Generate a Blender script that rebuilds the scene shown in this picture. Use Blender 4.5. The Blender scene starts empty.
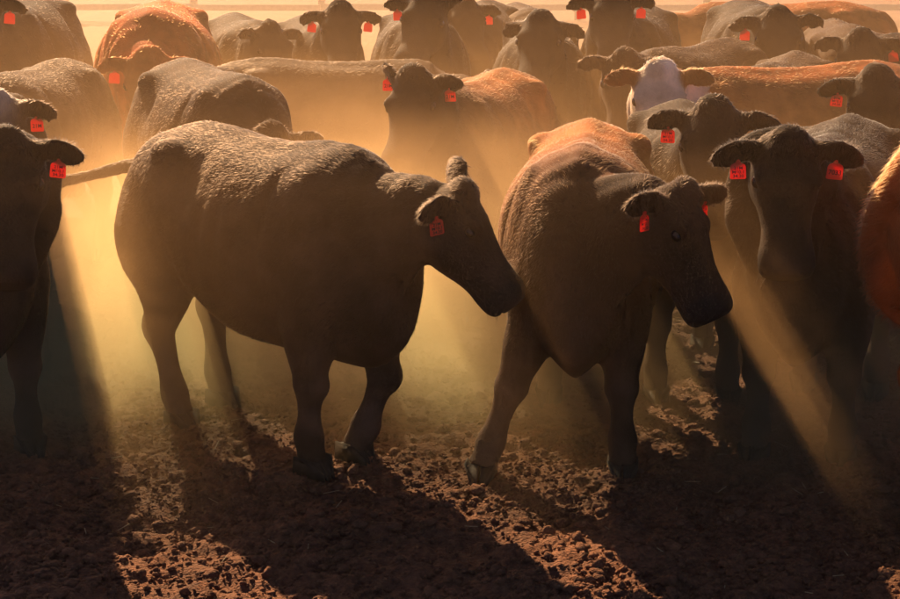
import bpy, bmesh, math, random
import numpy as np
from mathutils import Vector, Matrix

SC = bpy.context.scene
COL = SC.collection
R = math.radians

# ------------------------------------------------------------------ camera
CAM_H = 2.1
cam_d = bpy.data.cameras.new('camera')
cam = bpy.data.objects.new('camera', cam_d)
COL.objects.link(cam)
cam.location = (0, 0, CAM_H)
cam.rotation_euler = (R(90 - 13.07), 0, 0)
cam_d.sensor_width = 36.0
cam_d.lens = 64.0
cam_d.clip_start = 0.05
cam_d.clip_end = 3000
SC.camera = cam

# ------------------------------------------------------------------ sky, sun, exposure
SUN_AZ = R(-22.0)       # left of the view axis (+Y)
SUN_EL = R(34.0)
world = bpy.data.worlds.new('World')
SC.world = world
world.use_nodes = True
wn = world.node_tree.nodes
wl = world.node_tree.links
for n in list(wn):
    wn.remove(n)
w_out = wn.new('ShaderNodeOutputWorld')
w_bg = wn.new('ShaderNodeBackground')
w_sky = wn.new('ShaderNodeTexSky')
w_sky.sky_type = 'NISHITA'
w_sky.sun_disc = False
w_sky.sun_elevation = SUN_EL
w_sky.sun_rotation = SUN_AZ
w_sky.dust_density = 0.6
w_sky.air_density = 0.38
w_bg.inputs['Strength'].default_value = 0.05
wl.new(w_sky.outputs[0], w_bg.inputs['Color'])
wl.new(w_bg.outputs[0], w_out.inputs['Surface'])

sun_d = bpy.data.lights.new('sun', 'SUN')
sun_d.energy = 5.0
sun_d.angle = R(0.6)
sun_d.color = (1.0, 0.66, 0.36)
sun = bpy.data.objects.new('sun', sun_d)
COL.objects.link(sun)
sv = Vector((math.sin(SUN_AZ) * math.cos(SUN_EL), math.cos(SUN_AZ) * math.cos(SUN_EL), math.sin(SUN_EL)))
sun.rotation_euler = (-sv).to_track_quat('-Z', 'Y').to_euler()
sun.location = sv * 50

SC.view_settings.view_transform = 'Standard'
SC.view_settings.look = 'None'
SC.view_settings.gamma = 1.0
SC.view_settings.use_curve_mapping = False
SC.view_settings.exposure = 1.72

SC.render.engine = 'CYCLES'
SC.cycles.use_denoising = True
SC.cycles.use_adaptive_sampling = True
SC.cycles.adaptive_threshold = 0.03
SC.cycles.volume_step_rate = 1.5
SC.cycles.volume_bounces = 0
SC.cycles.max_bounces = 6
SC.cycles.diffuse_bounces = 2
SC.cycles.glossy_bounces = 2
SC.cycles.transmission_bounces = 3
SC.cycles.transparent_max_bounces = 48
SC.cycles.sample_clamp_indirect = 4.0

rng = np.random.default_rng(7)
random.seed(7)


# ------------------------------------------------------------------ helpers
def tag(o, label=None, cat=None, group=None, kind=None):
    if label: o['label'] = label
    if cat: o['category'] = cat
    if group: o['group'] = group
    if kind: o['kind'] = kind
    return o


def link(name, data, parent=None, loc=None):
    o = bpy.data.objects.new(name, data)
    COL.objects.link(o)
    if parent is not None:
        o.parent = parent
    if loc is not None:
        o.location = loc
    return o


def mesh_np(name, V, F4=None, F3=None, smooth=True):
    """mesh from numpy verts and quad / triangle index arrays"""
    me = bpy.data.meshes.new(name)
    V = np.asarray(V, dtype=np.float32)
    loops, starts, n = [], [], 0
    if F4 is not None and len(F4):
        F4 = np.asarray(F4, dtype=np.int32)
        loops.append(F4.ravel()); starts.append(np.arange(len(F4)) * 4 + n); n += len(F4) * 4
    if F3 is not None and len(F3):
        F3 = np.asarray(F3, dtype=np.int32)
        loops.append(F3.ravel()); starts.append(np.arange(len(F3)) * 3 + n); n += len(F3) * 3
    loops = np.concatenate(loops); starts = np.concatenate(starts)
    me.vertices.add(len(V)); me.vertices.foreach_set('co', V.ravel())
    me.loops.add(len(loops)); me.loops.foreach_set('vertex_index', loops.astype(np.int32))
    me.polygons.add(len(starts)); me.polygons.foreach_set('loop_start', starts.astype(np.int32))
    me.update(calc_edges=True)
    me.validate()
    if smooth:
        me.polygons.foreach_set('use_smooth', np.ones(len(me.polygons), dtype=bool))
    return me


def nodes(name):
    m = bpy.data.materials.new(name)
    m.use_nodes = True
    nt = m.node_tree
    for n in list(nt.nodes):
        nt.nodes.remove(n)
    out = nt.nodes.new('ShaderNodeOutputMaterial')
    return m, nt, out


def principled(name, col, rough=0.6, spec=0.4, noise=None, bump=None):
    m, nt, out = nodes(name)
    b = nt.nodes.new('ShaderNodeBsdfPrincipled')
    b.inputs['Base Color'].default_value = (*col, 1)
    b.inputs['Roughness'].default_value = rough
    b.inputs['Specular IOR Level'].default_value = spec
    nt.links.new(b.outputs[0], out.inputs['Surface'])
    tc = nt.nodes.new('ShaderNodeTexCoord')
    if noise:
        sc, amt = noise
        nz = nt.nodes.new('ShaderNodeTexNoise')
        nz.inputs['Scale'].default_value = sc
        nz.inputs['Detail'].default_value = 6
        nt.links.new(tc.outputs['Object'], nz.inputs['Vector'])
        mx = nt.nodes.new('ShaderNodeMix'); mx.data_type = 'RGBA'
        mx.inputs[6].default_value = (*[c * (1 - amt) for c in col], 1)
        mx.inputs[7].default_value = (*[min(1, c * (1 + amt)) for c in col], 1)
        nt.links.new(nz.outputs[0], mx.inputs[0])
        nt.links.new(mx.outputs[2], b.inputs['Base Color'])
    if bump:
        sc, st = bump
        nz = nt.nodes.new('ShaderNodeTexNoise')
        nz.inputs['Scale'].default_value = sc
        nz.inputs['Detail'].default_value = 5
        nt.links.new(tc.outputs['Object'], nz.inputs['Vector'])
        bp = nt.nodes.new('ShaderNodeBump')
        bp.inputs['Strength'].default_value = st
        bp.inputs['Distance'].default_value = 0.01
        nt.links.new(nz.outputs[0], bp.inputs['Height'])
        nt.links.new(bp.outputs[0], b.inputs['Normal'])
    return m


def mat_hide():
    m, nt, out = nodes('hide')
    b = nt.nodes.new('ShaderNodeBsdfPrincipled')
    at = nt.nodes.new('ShaderNodeAttribute'); at.attribute_name = 'Col'
    tc = nt.nodes.new('ShaderNodeTexCoord')
    nz = nt.nodes.new('ShaderNodeTexNoise'); nz.inputs['Scale'].default_value = 9; nz.inputs['Detail'].default_value = 8
    mp = nt.nodes.new('ShaderNodeMapRange')
    mp.inputs[1].default_value = 0.3; mp.inputs[2].default_value = 0.7
    mp.inputs[3].default_value = 0.65; mp.inputs[4].default_value = 1.35
    mul = nt.nodes.new('ShaderNodeVectorMath'); mul.operation = 'SCALE'
    nt.links.new(tc.outputs['Object'], nz.inputs['Vector'])
    nt.links.new(nz.outputs[0], mp.inputs[0])
    nt.links.new(at.outputs['Color'], mul.inputs[0])
    nt.links.new(mp.outputs[0], mul.inputs['Scale'])
    nt.links.new(mul.outputs[0], b.inputs['Base Color'])
    b.inputs['Roughness'].default_value = 0.8
    b.inputs['Specular IOR Level'].default_value = 0.05
    nt.links.new(b.outputs[0], out.inputs['Surface'])
    n2 = nt.nodes.new('ShaderNodeTexNoise'); n2.inputs['Scale'].default_value = 120; n2.inputs['Detail'].default_value = 3
    nt.links.new(tc.outputs['Object'], n2.inputs['Vector'])
    bp = nt.nodes.new('ShaderNodeBump'); bp.inputs['Strength'].default_value = 0.5; bp.inputs['Distance'].default_value = 0.006
    nt.links.new(n2.outputs[0], bp.inputs['Height'])
    nt.links.new(bp.outputs[0], b.inputs['Normal'])
    return m


def mat_hair():
    m, nt, out = nodes('coat_hair')
    h = nt.nodes.new('ShaderNodeBsdfHairPrincipled')
    try:
        h.model = 'CHIANG'
    except Exception:
        pass
    h.parametrization = 'COLOR'
    at = nt.nodes.new('ShaderNodeAttribute'); at.attribute_name = 'Col'
    nt.links.new(at.outputs['Color'], h.inputs['Color'])
    h.inputs['Roughness'].default_value = 0.5
    h.inputs['IOR'].default_value = 1.26
    h.inputs['Radial Roughness'].default_value = 0.5
    h.inputs['Random Roughness'].default_value = 0.3
    d = nt.nodes.new('ShaderNodeBsdfDiffuse')
    nt.links.new(at.outputs['Color'], d.inputs['Color'])
    mx = nt.nodes.new('ShaderNodeMixShader'); mx.inputs[0].default_value = 0.58
    nt.links.new(d.outputs[0], mx.inputs[1]); nt.links.new(h.outputs[0], mx.inputs[2])
    nt.links.new(mx.outputs[0], out.inputs['Surface'])
    return m


def mat_tag(col):
    m, nt, out = nodes('tag_plastic')
    d = nt.nodes.new('ShaderNodeBsdfPrincipled')
    d.inputs['Base Color'].default_value = (*col, 1)
    d.inputs['Roughness'].default_value = 0.45
    t = nt.nodes.new('ShaderNodeBsdfTranslucent')
    t.inputs['Color'].default_value = (*col, 1)
    mx = nt.nodes.new('ShaderNodeMixShader')
    mx.inputs[0].default_value = 0.5
    nt.links.new(d.outputs[0], mx.inputs[1]); nt.links.new(t.outputs[0], mx.inputs[2])
    nt.links.new(mx.outputs[0], out.inputs['Surface'])
    return m


M_HIDE = mat_hide()
M_HAIR = mat_hair()
M_EYE = principled('eye_gloss', (0.010, 0.007, 0.005), 0.18, 0.25)
M_HOOF = principled('hoof_horn', (0.030, 0.021, 0.016), 0.8, 0.1, (30, .5), (60, .4))
M_TAG = mat_tag((0.70, 0.05, 0.03))
M_INK = principled('tag_ink', (0.02, 0.012, 0.012), 0.6)


# ------------------------------------------------------------------ volume-style noise for terrain
def value_noise(x, y, seed):
    r = np.random.default_rng(seed)
    T = r.random((256, 256))
    xi = np.floor(x).astype(int); yi = np.floor(y).astype(int)
    fx = x - xi; fy = y - yi
    fx = fx * fx * fx * (fx * (fx * 6 - 15) + 10); fy = fy * fy * fy * (fy * (fy * 6 - 15) + 10)
    a = T[xi & 255, yi & 255]; b = T[(xi + 1) & 255, yi & 255]
    c = T[xi & 255, (yi + 1) & 255]; d = T[(xi + 1) & 255, (yi + 1) & 255]
    return (a * (1 - fx) + b * fx) * (1 - fy) + (c * (1 - fx) + d * fx) * fy - 0.5


def ground_h(x, y):
    """relief of the trampled yard, metres"""
    h = 0.06 * value_noise(x * 0.9, y * 0.9, 1) + 0.04 * value_noise(x * 3.1 + 9, y * 3.1, 2)
    h = h + 0.020 * (np.abs(value_noise(x * 8.3, y * 8.3, 3)) * 2 - 0.5)
    h = h + 0.024 * value_noise(x * 15 + 4, y * 15, 4) + 0.022 * value_noise(x * 29, y * 29 + 3, 5)
    return h


# ------------------------------------------------------------------ ground
def spread(a, b, step, far, grow):
    """coordinates: even step on [a,b], growing beyond out to +-far"""
    mid = list(np.arange(a, b + step / 2, step))
    lo, hi, s = mid[0], mid[-1], step
    L, H = [], []
    while lo > -far:
        s *= grow; lo -= s; L.append(lo)
    s = step
    while hi < far:
        s *= grow; hi += s; H.append(hi)
    return np.array(L[::-1] + mid + H)


M_DIRT, nt, out = nodes('trampled_dirt')
b = nt.nodes.new('ShaderNodeBsdfPrincipled')
tc = nt.nodes.new('ShaderNodeTexCoord')
n1 = nt.nodes.new('ShaderNodeTexNoise'); n1.inputs['Scale'].default_value = 2.2; n1.inputs['Detail'].default_value = 9
n2 = nt.nodes.new('ShaderNodeTexNoise'); n2.inputs['Scale'].default_value = 38; n2.inputs['Detail'].default_value = 6
n3 = nt.nodes.new('ShaderNodeTexNoise'); n3.inputs['Scale'].default_value = 85; n3.inputs['Detail'].default_value = 4
for n in (n1, n2, n3):
    nt.links.new(tc.outputs['Object'], n.inputs['Vector'])
rp = nt.nodes.new('ShaderNodeValToRGB')
rp.color_ramp.elements[0].position = 0.3; rp.color_ramp.elements[0].color = (0.045, 0.020, 0.013, 1)
rp.color_ramp.elements[1].position = 0.72; rp.color_ramp.elements[1].color = (0.23, 0.092, 0.045, 1)
ad = nt.nodes.new('ShaderNodeMath'); ad.operation = 'MULTIPLY_ADD'
ad.inputs[1].default_value = 0.5
hf = nt.nodes.new('ShaderNodeMath'); hf.operation = 'MULTIPLY'; hf.inputs[1].default_value = 0.5
nt.links.new(n2.outputs[0], hf.inputs[0])
nt.links.new(n1.outputs[0], ad.inputs[0]); nt.links.new(hf.outputs[0], ad.inputs[2])
nt.links.new(ad.outputs[0], rp.inputs[0])
nt.links.new(rp.outputs[0], b.inputs['Base Color'])
b.inputs['Roughness'].default_value = 0.85
b.inputs['Specular IOR Level'].default_value = 0.10
bp = nt.nodes.new('ShaderNodeBump'); bp.inputs['Strength'].default_value = 1.0; bp.inputs['Distance'].default_value = 0.02
nt.links.new(n3.outputs[0], bp.inputs['Height'])
nt.links.new(bp.outputs[0], b.inputs['Normal'])
nt.links.new(b.outputs[0], out.inputs['Surface'])

gx = spread(-3.2, 3.2, 0.017, 420, 1.035)
gy = spread(4.0, 9.0, 0.019, 420, 1.03)
gy = gy[gy > -60]
X, Y = np.meshgrid(gx, gy)
dist = np.hypot(X, Y - 6)
fade = np.clip(1.4 - dist / 40, 0, 1)
Z = ground_h(X, Y) * fade
V = np.stack([X, Y, Z], -1).reshape(-1, 3)
ny, nx = X.shape
ii = (np.arange(ny - 1)[:, None] * nx + np.arange(nx - 1)[None, :]).ravel()
g_me = mesh_np('ground', V, np.stack([ii, ii + 1, ii + nx + 1, ii + nx], -1))
g_me.materials.append(M_DIRT)
tag(link('ground', g_me), 'trampled bare brown dirt of the cattle yard', kind='structure')


def gz(x, y):
    return float(ground_h(np.array([x]), np.array([y]))[0])


# ------------------------------------------------------------------ loose clods
def clods(n, xr, yr, smin, smax, seed, sub):
    r = np.random.default_rng(seed)
    bm = bmesh.new()
    bmesh.ops.create_icosphere(bm, subdivisions=sub, radius=1)
    bv = np.array([v.co[:] for v in bm.verts]); bf = np.array([[v.index for v in f.verts] for f in bm.faces])
    bm.free()
    variants = []
    for k in range(10):
        q = bv * (1 + 0.32 * r.standard_normal((len(bv), 1)).clip(-1.6, 1.6) * 0.6)
        q = q * r.uniform(0.65, 1.3, 3)
        variants.append(q)
    VV, FF, o = [], [], 0
    xs = r.uniform(*xr, n); ys = yr[0] + (yr[1] - yr[0]) * r.random(n) ** 1.25
    # clods gather in patches
    keep = value_noise(xs * 1.7 + 31, ys * 1.7, 11) + 0.25 * r.standard_normal(n) > -0.28
    xs, ys = xs[keep], ys[keep]
    zs = ground_h(xs, ys)
    sz = smin + (smax - smin) * r.random(len(xs)) ** 3.2
    for x, y, z, s in zip(xs, ys, zs, sz):
        q = variants[r.integers(10)] * s
        a = r.uniform(0, 6.28)
        c, sn = math.cos(a), math.sin(a)
        w = np.stack([q[:, 0] * c - q[:, 1] * sn + x, q[:, 0] * sn + q[:, 1] * c + y, q[:, 2] * 0.75 + z + s * 0.3], -1)
        VV.append(w); FF.append(bf + o); o += len(w)
    return mesh_np('dirt_clods', np.concatenate(VV), None, np.concatenate(FF), smooth=False)


for args, txt in ((((8000, (-3.0, 3.4), (4.4, 9.0), 0.008, 0.030, 21, 2)), 'larger broken clods of dirt scattered over the yard'),
                  (((65000, (-3.0, 3.4), (4.4, 9.5), 0.004, 0.016, 22, 1)), 'fine crumbs of dirt strewn over the yard')):
    cl = clods(*args)
    cl.materials.append(M_DIRT)
    tag(link('dirt_clods', cl), txt, kind='stuff')


# ------------------------------------------------------------------ bits of straw
def straws(n, seed):
    r = np.random.default_rng(seed)
    VV, FF = [], []
    for k in range(n):
        x, y = r.uniform(-2.6, 2.8), r.uniform(4.6, 8.5)
        L, a, t = r.uniform(0.02, 0.085), r.uniform(0, 6.28), r.normal(0, 0.25)
        d = np.array([math.cos(a) * math.cos(t), math.sin(a) * math.cos(t), math.sin(t)]) * L / 2
        q = np.array([-math.sin(a), math.cos(a), 0]) * 0.0016; u = np.array([0, 0, 0.0016])
        c = np.array([x, y, gz(x, y) + 0.014])
        VV.append([c - d + q, c - d - q, c - d + u * 1.7, c + d + q, c + d - q, c + d + u * 1.7])
        o = k * 6
        FF += [(o, o + 1, o + 4, o + 3), (o + 1, o + 2, o + 5, o + 4), (o + 2, o, o + 3, o + 5)]
    return mesh_np('straw', np.concatenate(VV), FF, None, smooth=False)


st = straws(140, 31)
st.materials.append(principled('dry_straw', (0.26, 0.17, 0.09), 0.6, 0.3, (60, .3)))
tag(link('straw', st), 'bits of broken straw trodden into the dirt', kind='stuff')


# ------------------------------------------------------------------ cow building
def catmull(A, k):
    A = np.asarray(A, float)
    P = np.vstack([2 * A[0] - A[1], A, 2 * A[-1] - A[-2]])
    outp = []
    for i in range(1, len(P) - 2):
        p0, p1, p2, p3 = P[i - 1], P[i], P[i + 1], P[i + 2]
        for j in range(k):
            t = j / k
            outp.append(0.5 * (2 * p1 + (p2 - p0) * t + (2 * p0 - 5 * p1 + 4 * p2 - p3) * t * t + (3 * p1 - p0 - 3 * p2 + p3) * t ** 3))
    outp.append(A[-1])
    return np.array(outp)


class Parts:
    def __init__(self):
        self.V, self.F4, self.F3, self.n = [], [], [], 0

    def rings(self, rings):
        rings = np.asarray(rings)
        m, n, _ = rings.shape
        V = rings.reshape(-1, 3)
        a = np.arange(m - 1)[:, None] * n
        i = np.arange(n)[None, :]; j = (np.arange(n)[None, :] + 1) % n
        F = np.stack([a + i, a + j, a + n + j, a + n + i], -1).reshape(-1, 4)
        c0, c1 = rings[0].mean(0), rings[-1].mean(0)
        ncap = len(V)
        V = np.vstack([V, c0, c1])
        i = np.arange(n); j = (i + 1) % n
        T0 = np.stack([np.full(n, ncap), j, i], -1)
        b = (m - 1) * n
        T1 = np.stack([np.full(n, ncap + 1), b + i, b + j], -1)
        self.V.append(V); self.F4.append(F + self.n); self.F3.append(np.vstack([T0, T1]) + self.n)
        self.n += len(V)

    def loft(self, C, Rt, Up, w, hu, hd, n=20, e=1.0, lo=None):
        """C centre, Rt / Up unit vectors per station, half width, half height up and down"""
        a = np.linspace(0, 2 * np.pi, n, endpoint=False)
        ca, sa = np.cos(a), np.sin(a)
        rr = []
        for i, (c, r, u, ww, p, q) in enumerate(zip(C, Rt, Up, w, hu, hd)):
            ex = np.where(sa > 0, e, e if lo is None else lo[i])      # a larger exponent below makes the keel narrower
            c2 = np.sign(ca) * np.abs(ca) ** ex; s2 = np.sign(sa) * np.abs(sa) ** np.where(sa > 0, e, 1.0)
            h = np.where(s2 > 0, s2 * p, s2 * q)
            rr.append(c + np.outer(c2 * ww, r) + np.outer(h, u))
        self.rings(rr)

    def tube(self, S, side=(0, 1, 0), k=3, n=14):
        """S rows: x y z, fore-aft radius, side radius"""
        S = catmull(S, k)
        C = S[:, :3]
        T = np.gradient(C, axis=0); T /= np.linalg.norm(T, axis=1)[:, None]
        U = np.tile(np.array(side, float), (len(C), 1))
        U -= (U * T).sum(1)[:, None] * T; U /= np.linalg.norm(U, axis=1)[:, None]
        W = np.cross(T, U)
        self.loft(C, W, U, S[:, 3], S[:, 4], S[:, 4], n)

    def ball(self, c, rx, ry, rz, n=14):
        th = np.linspace(0.05, np.pi - 0.05, n)
        a = np.linspace(0, 2 * np.pi, n, endpoint=False)
        rr = [np.stack([c[0] + rx * math.cos(t) + 0 * a, c[1] + ry * math.sin(t) * np.cos(a), c[2] + rz * math.sin(t) * np.sin(a)], -1) for t in th]
        self.rings(rr)

    def mesh(self):
        return mesh_np('raw', np.concatenate(self.V), np.concatenate(self.F4), np.concatenate(self.F3))


# torso stations: x, ztop, zbot, half width, height of widest point
TORSO = np.array([
    (-0.84, 1.12, 0.84, 0.08, 1.00, 1.0),
    (-0.79, 1.20, 0.72, 0.19, 1.00, 1.0),
    (-0.70, 1.255, 0.64, 0.25, 0.97, 1.0),
    (-0.55, 1.285, 0.585, 0.285, 0.95, 1.0),
    (-0.36, 1.295, 0.545, 0.30, 0.93, 1.0),
    (-0.16, 1.275, 0.485, 0.325, 0.87, 0.95),
    (0.04, 1.26, 0.455, 0.345, 0.83, 0.95),
    (0.24, 1.26, 0.44, 0.335, 0.83, 1.05),
    (0.42, 1.285, 0.435, 0.295, 0.85, 1.25),
    (0.56, 1.29, 0.43, 0.255, 0.87, 1.45),
    (0.68, 1.25, 0.435, 0.22, 0.88, 1.6),
    (0.79, 1.17, 0.475, 0.175, 0.86, 1.6),
    (0.88, 1.05, 0.55, 0.11, 0.82, 1.4)])

HEAD = np.array([   # s, top, bottom, half width
    (-0.06, 0.03, 0.13, 0.085),
    (-0.025, 0.072, 0.185, 0.112),
    (0.03, 0.086, 0.228, 0.127),
    (0.09, 0.088, 0.246, 0.135),
    (0.15, 0.080, 0.242, 0.134),
    (0.20, 0.066, 0.232, 0.120),
    (0.26, 0.050, 0.210, 0.103),
    (0.32, 0.038, 0.189, 0.095),
    (0.375, 0.035, 0.178, 0.100),
    (0.42, 0.036, 0.176, 0.110),
    (0.465, 0.036, 0.174, 0.112),
    (0.50, 0.024, 0.162, 0.102),
    (0.517, 0.004, 0.138, 0.078)])


def front_leg(P, x, y, pose, spread_y=0.0):
    """pose: forearm, cannon, pastern angle from vertical (deg, + forward), planted"""
    a1, a2, a3, planted = pose
    L1, L2, L3 = 0.27, 0.22, 0.12
    ze = 0.62
    drop = L1 * math.cos(R(a1)) + L2 * math.cos(R(a2)) + L3 * math.cos(R(a3))
    k = (ze - 0.035) / drop if planted else 1.0
    e = np.array([x, y, ze])
    kn = e + k * L1 * np.array([math.sin(R(a1)), 0, -math.cos(R(a1))])
    fe = kn + k * L2 * np.array([math.sin(R(a2)), 0, -math.cos(R(a2))])
    ho = fe + k * L3 * np.array([math.sin(R(a3)), 0, -math.cos(R(a3))])
    sy = spread_y
    tot = ze - ho[2]
    for q in (kn, fe, ho):
        q[1] += sy * (ze - q[2]) / tot
    m = lambda p, q, t: p * (1 - t) + q * t
    S = [(*(e + [0.05, -np.sign(y) * 0.03, 0.32]), 0.18, 0.10),
         (*(e + [0.03, 0, 0.14]), 0.18, 0.115),
         (*e, 0.140, 0.112),
         (*m(e, kn, .45), 0.108, 0.092),
         (*m(e, kn, .82), 0.076, 0.068),
         (*(kn + [0.008, 0, 0]), 0.080, 0.074),
         (*m(kn, fe, .28), 0.054, 0.052),
         (*m(kn, fe, .65), 0.050, 0.047),
         (*fe, 0.070, 0.062),
         (*m(fe, ho, .5), 0.058, 0.055),
         (*m(fe, ho, .9), 0.066, 0.063)]
    P.tube(S)
    return ho, (ho - fe)


def hind_leg(P, x, y, pose, spread_y=0.0):
    """pose: gaskin, cannon, pastern angle"""
    a1, a2, a3, planted = pose
    L1, L2, L3 = 0.31, 0.30, 0.115
    zs = 0.69
    drop = L1 * math.cos(R(a1)) + L2 * math.cos(R(a2)) + L3 * math.cos(R(a3))
    k = (zs - 0.035) / drop if planted else 1.0
    s = np.array([x, y, zs])
    hk = s + k * L1 * np.array([math.sin(R(a1)), 0, -math.cos(R(a1))])
    fe = hk + k * L2 * np.array([math.sin(R(a2)), 0, -math.cos(R(a2))])
    ho = fe + k * L3 * np.array([math.sin(R(a3)), 0, -math.cos(R(a3))])
    tot = zs - ho[2]
    for q in (hk, fe, ho):
        q[1] += spread_y * (zs - q[2]) / tot
    m = lambda p, q, t: p * (1 - t) + q * t
    sg = np.sign(y)
    S = [(x - 0.13, y - sg * 0.05, 1.04, 0.20, 0.13),
         (x - 0.12, y + sg * 0.0, 0.86, 0.235, 0.145),
         (*(s + [-0.07, 0, 0]), 0.215, 0.135),
         (*m(s + [-0.03, 0, 0], hk, .42), 0.150, 0.105),
         (*m(s, hk, .8), 0.092, 0.074),
         (*(hk + [-0.014, 0, 0]), 0.088, 0.067),
         (*m(hk, fe, .25), 0.062, 0.054),
         (*m(hk, fe, .65), 0.052, 0.048),
         (*fe, 0.070, 0.062),
         (*m(fe, ho, .5), 0.058, 0.055),
         (*m(fe, ho, .9), 0.066, 0.063)]
    P.tube(S)
    return ho, (ho - fe)


def claw_mesh():
    bm = bmesh.new()
    for sy in (-1, 1):
        prof = [(-0.045, 0.0), (0.075, 0.0), (0.068, 0.018), (0.03, 0.062), (-0.04, 0.058)]
        lo = [bm.verts.new((px, sy * 0.003, pz)) for px, pz in prof]
        wid = [0.040, 0.018, 0.020, 0.040, 0.040]
        hi = [bm.verts.new((px, sy * (0.003 + w), pz)) for (px, pz), w in zip(prof, wid)]
        if sy < 0:
            lo, hi = hi, lo
        bm.faces.new(lo); bm.faces.new(hi[::-1])
        for i in range(5):
            j = (i + 1) % 5
            bm.faces.new((lo[i], hi[i], hi[j], lo[j])[::-1])
    bmesh.ops.scale(bm, vec=(1.22, 1.36, 1.12), verts=bm.verts)
    bmesh.ops.bevel(bm, geom=bm.edges[:], offset=0.006, segments=2, affect='EDGES')
    bmesh.ops.recalc_face_normals(bm, faces=bm.faces[:])
    me = bpy.data.meshes.new('hoof'); bm.to_mesh(me); bm.free()
    me.materials.append(M_HOOF)
    me.polygons.foreach_set('use_smooth', np.ones(len(me.polygons), dtype=bool))
    return me


def eye_mesh():
    bm = bmesh.new()
    bmesh.ops.create_uvsphere(bm, u_segments=16, v_segments=10, radius=0.024)
    me = bpy.data.meshes.new('eye'); bm.to_mesh(me); bm.free()
    me.materials.append(M_EYE)
    me.polygons.foreach_set('use_smooth', np.ones(len(me.polygons), dtype=bool))
    return me


def tag_mesh():
    """flared ear tag with neck and rounded corners, hanging from the origin, facing +X"""
    bm = bmesh.new()
    prof = [(-0.011, 0.012), (0.011, 0.012), (0.014, -0.008), (0.034, -0.018), (0.040, -0.030), (0.042, -0.088), (0.036, -0.094),
            (-0.036, -0.094), (-0.042, -0.088), (-0.040, -0.030), (-0.034, -0.018), (-0.014, -0.008)]
    f = bm.faces.new([bm.verts.new((0, y, z)) for y, z in prof])
    ex = bmesh.ops.extrude_face_region(bm, geom=[f])
    bmesh.ops.translate(bm, vec=(-0.0025, 0, 0), verts=[v for v in ex['geom'] if isinstance(v, bmesh.types.BMVert)])
    bmesh.ops.recalc_face_normals(bm, faces=bm.faces[:])
    me = bpy.data.meshes.new('ear_tag'); bm.to_mesh(me); bm.free()
    me.materials.append(M_TAG)
    return me


def stud_mesh():
    bm = bmesh.new()
    bmesh.ops.create_cone(bm, segments=12, radius1=0.010, radius2=0.007, depth=0.007, cap_ends=True)
    bmesh.ops.rotate(bm, matrix=Matrix.Rotation(R(90), 3, 'Y'), verts=bm.verts)
    bmesh.ops.translate(bm, vec=(0.0045, 0, 0), verts=bm.verts)
    me = bpy.data.meshes.new('tag_stud'); bm.to_mesh(me); bm.free()
    me.materials.append(M_TAG)
    return me


CLAW, EYE, TAGM, STUD = claw_mesh(), eye_mesh(), tag_mesh(), stud_mesh()
TEXTS = {}


def text_mesh(lines):
    if lines in TEXTS:
        return TEXTS[lines]
    cu = bpy.data.curves.new('lettering', 'FONT')
    cu.body = lines
    cu.align_x = 'CENTER'
    nl = lines.count('\n') + 1
    cu.size = 0.026 if nl > 1 else 0.034
    cu.space_line = 0.95
    cu.offset = 0.0006
    tmp = bpy.data.objects.new('tmp_text', cu)
    COL.objects.link(tmp)
    bpy.context.view_layer.update()
    me = bpy.data.meshes.new_from_object(tmp.evaluated_get(bpy.context.evaluated_depsgraph_get()))
    bpy.data.objects.remove(tmp)
    co = np.empty(len(me.vertices) * 3, np.float32); me.vertices.foreach_get('co', co)
    co = co.reshape(-1, 3)
    w = np.ptp(co[:, 0]); k = min(1.0, 0.070 / max(w, 1e-6))
    co[:, 0] -= (co[:, 0].max() + co[:, 0].min()) / 2
    zc = (co[:, 1].max() + co[:, 1].min()) / 2
    # text x -> tag y, text y -> tag z, just proud of the tag face (+X)
    new = np.stack([np.full(len(co), 0.0012), co[:, 0] * k, (co[:, 1] - zc) * min(1.0, 0.058 / max(np.ptp(co[:, 1]), 1e-6)) - 0.057], -1)
    me.vertices.foreach_set('co', new.astype(np.float32).ravel())
    me.name = 'lettering'
    me.materials.clear(); me.materials.append(M_INK)
    me.update()
    TEXTS[lines] = me
    return me


def remesh(me, vox):
    o = bpy.data.objects.new('tmp', me)
    COL.objects.link(o)
    md = o.modifiers.new('r', 'REMESH')
    md.mode = 'VOXEL'; md.voxel_size = vox; md.adaptivity = 0
    bpy.context.view_layer.update()
    m2 = bpy.data.meshes.new_from_object(o.evaluated_get(bpy.context.evaluated_depsgraph_get()))
    bpy.data.objects.remove(o); bpy.data.meshes.remove(me)
    n = len(m2.vertices); V = np.empty(n * 3, np.float32); m2.vertices.foreach_get('co', V)
    E = np.empty(len(m2.edges) * 2, np.int32); m2.edges.foreach_get('vertices', E)
    return m2, V.reshape(-1, 3).astype(float), E.reshape(-1, 2)


def smooth(V, E, w, it):
    n = len(V)
    deg = np.bincount(E.ravel(), minlength=n).astype(float)[:, None]
    for _ in range(it):
        S = np.zeros_like(V)
        for c in range(3):
            S[:, c] = np.bincount(E[:, 0], V[E[:, 1], c], n) + np.bincount(E[:, 1], V[E[:, 0], c], n)
        V = V + (S / deg - V) * w[:, None]
    return V


BLACK = (0.022, 0.014, 0.010)
BROWN = (0.036, 0.019, 0.012)
RED = (0.26, 0.075, 0.022)
STAND_F, STAND_H = (2, -1, 16, True), (-30, 8, 18, True)


def rot(v, axis, ang):
    return np.array(Matrix.Rotation(ang, 3, Vector(axis)) @ Vector(v))


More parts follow.
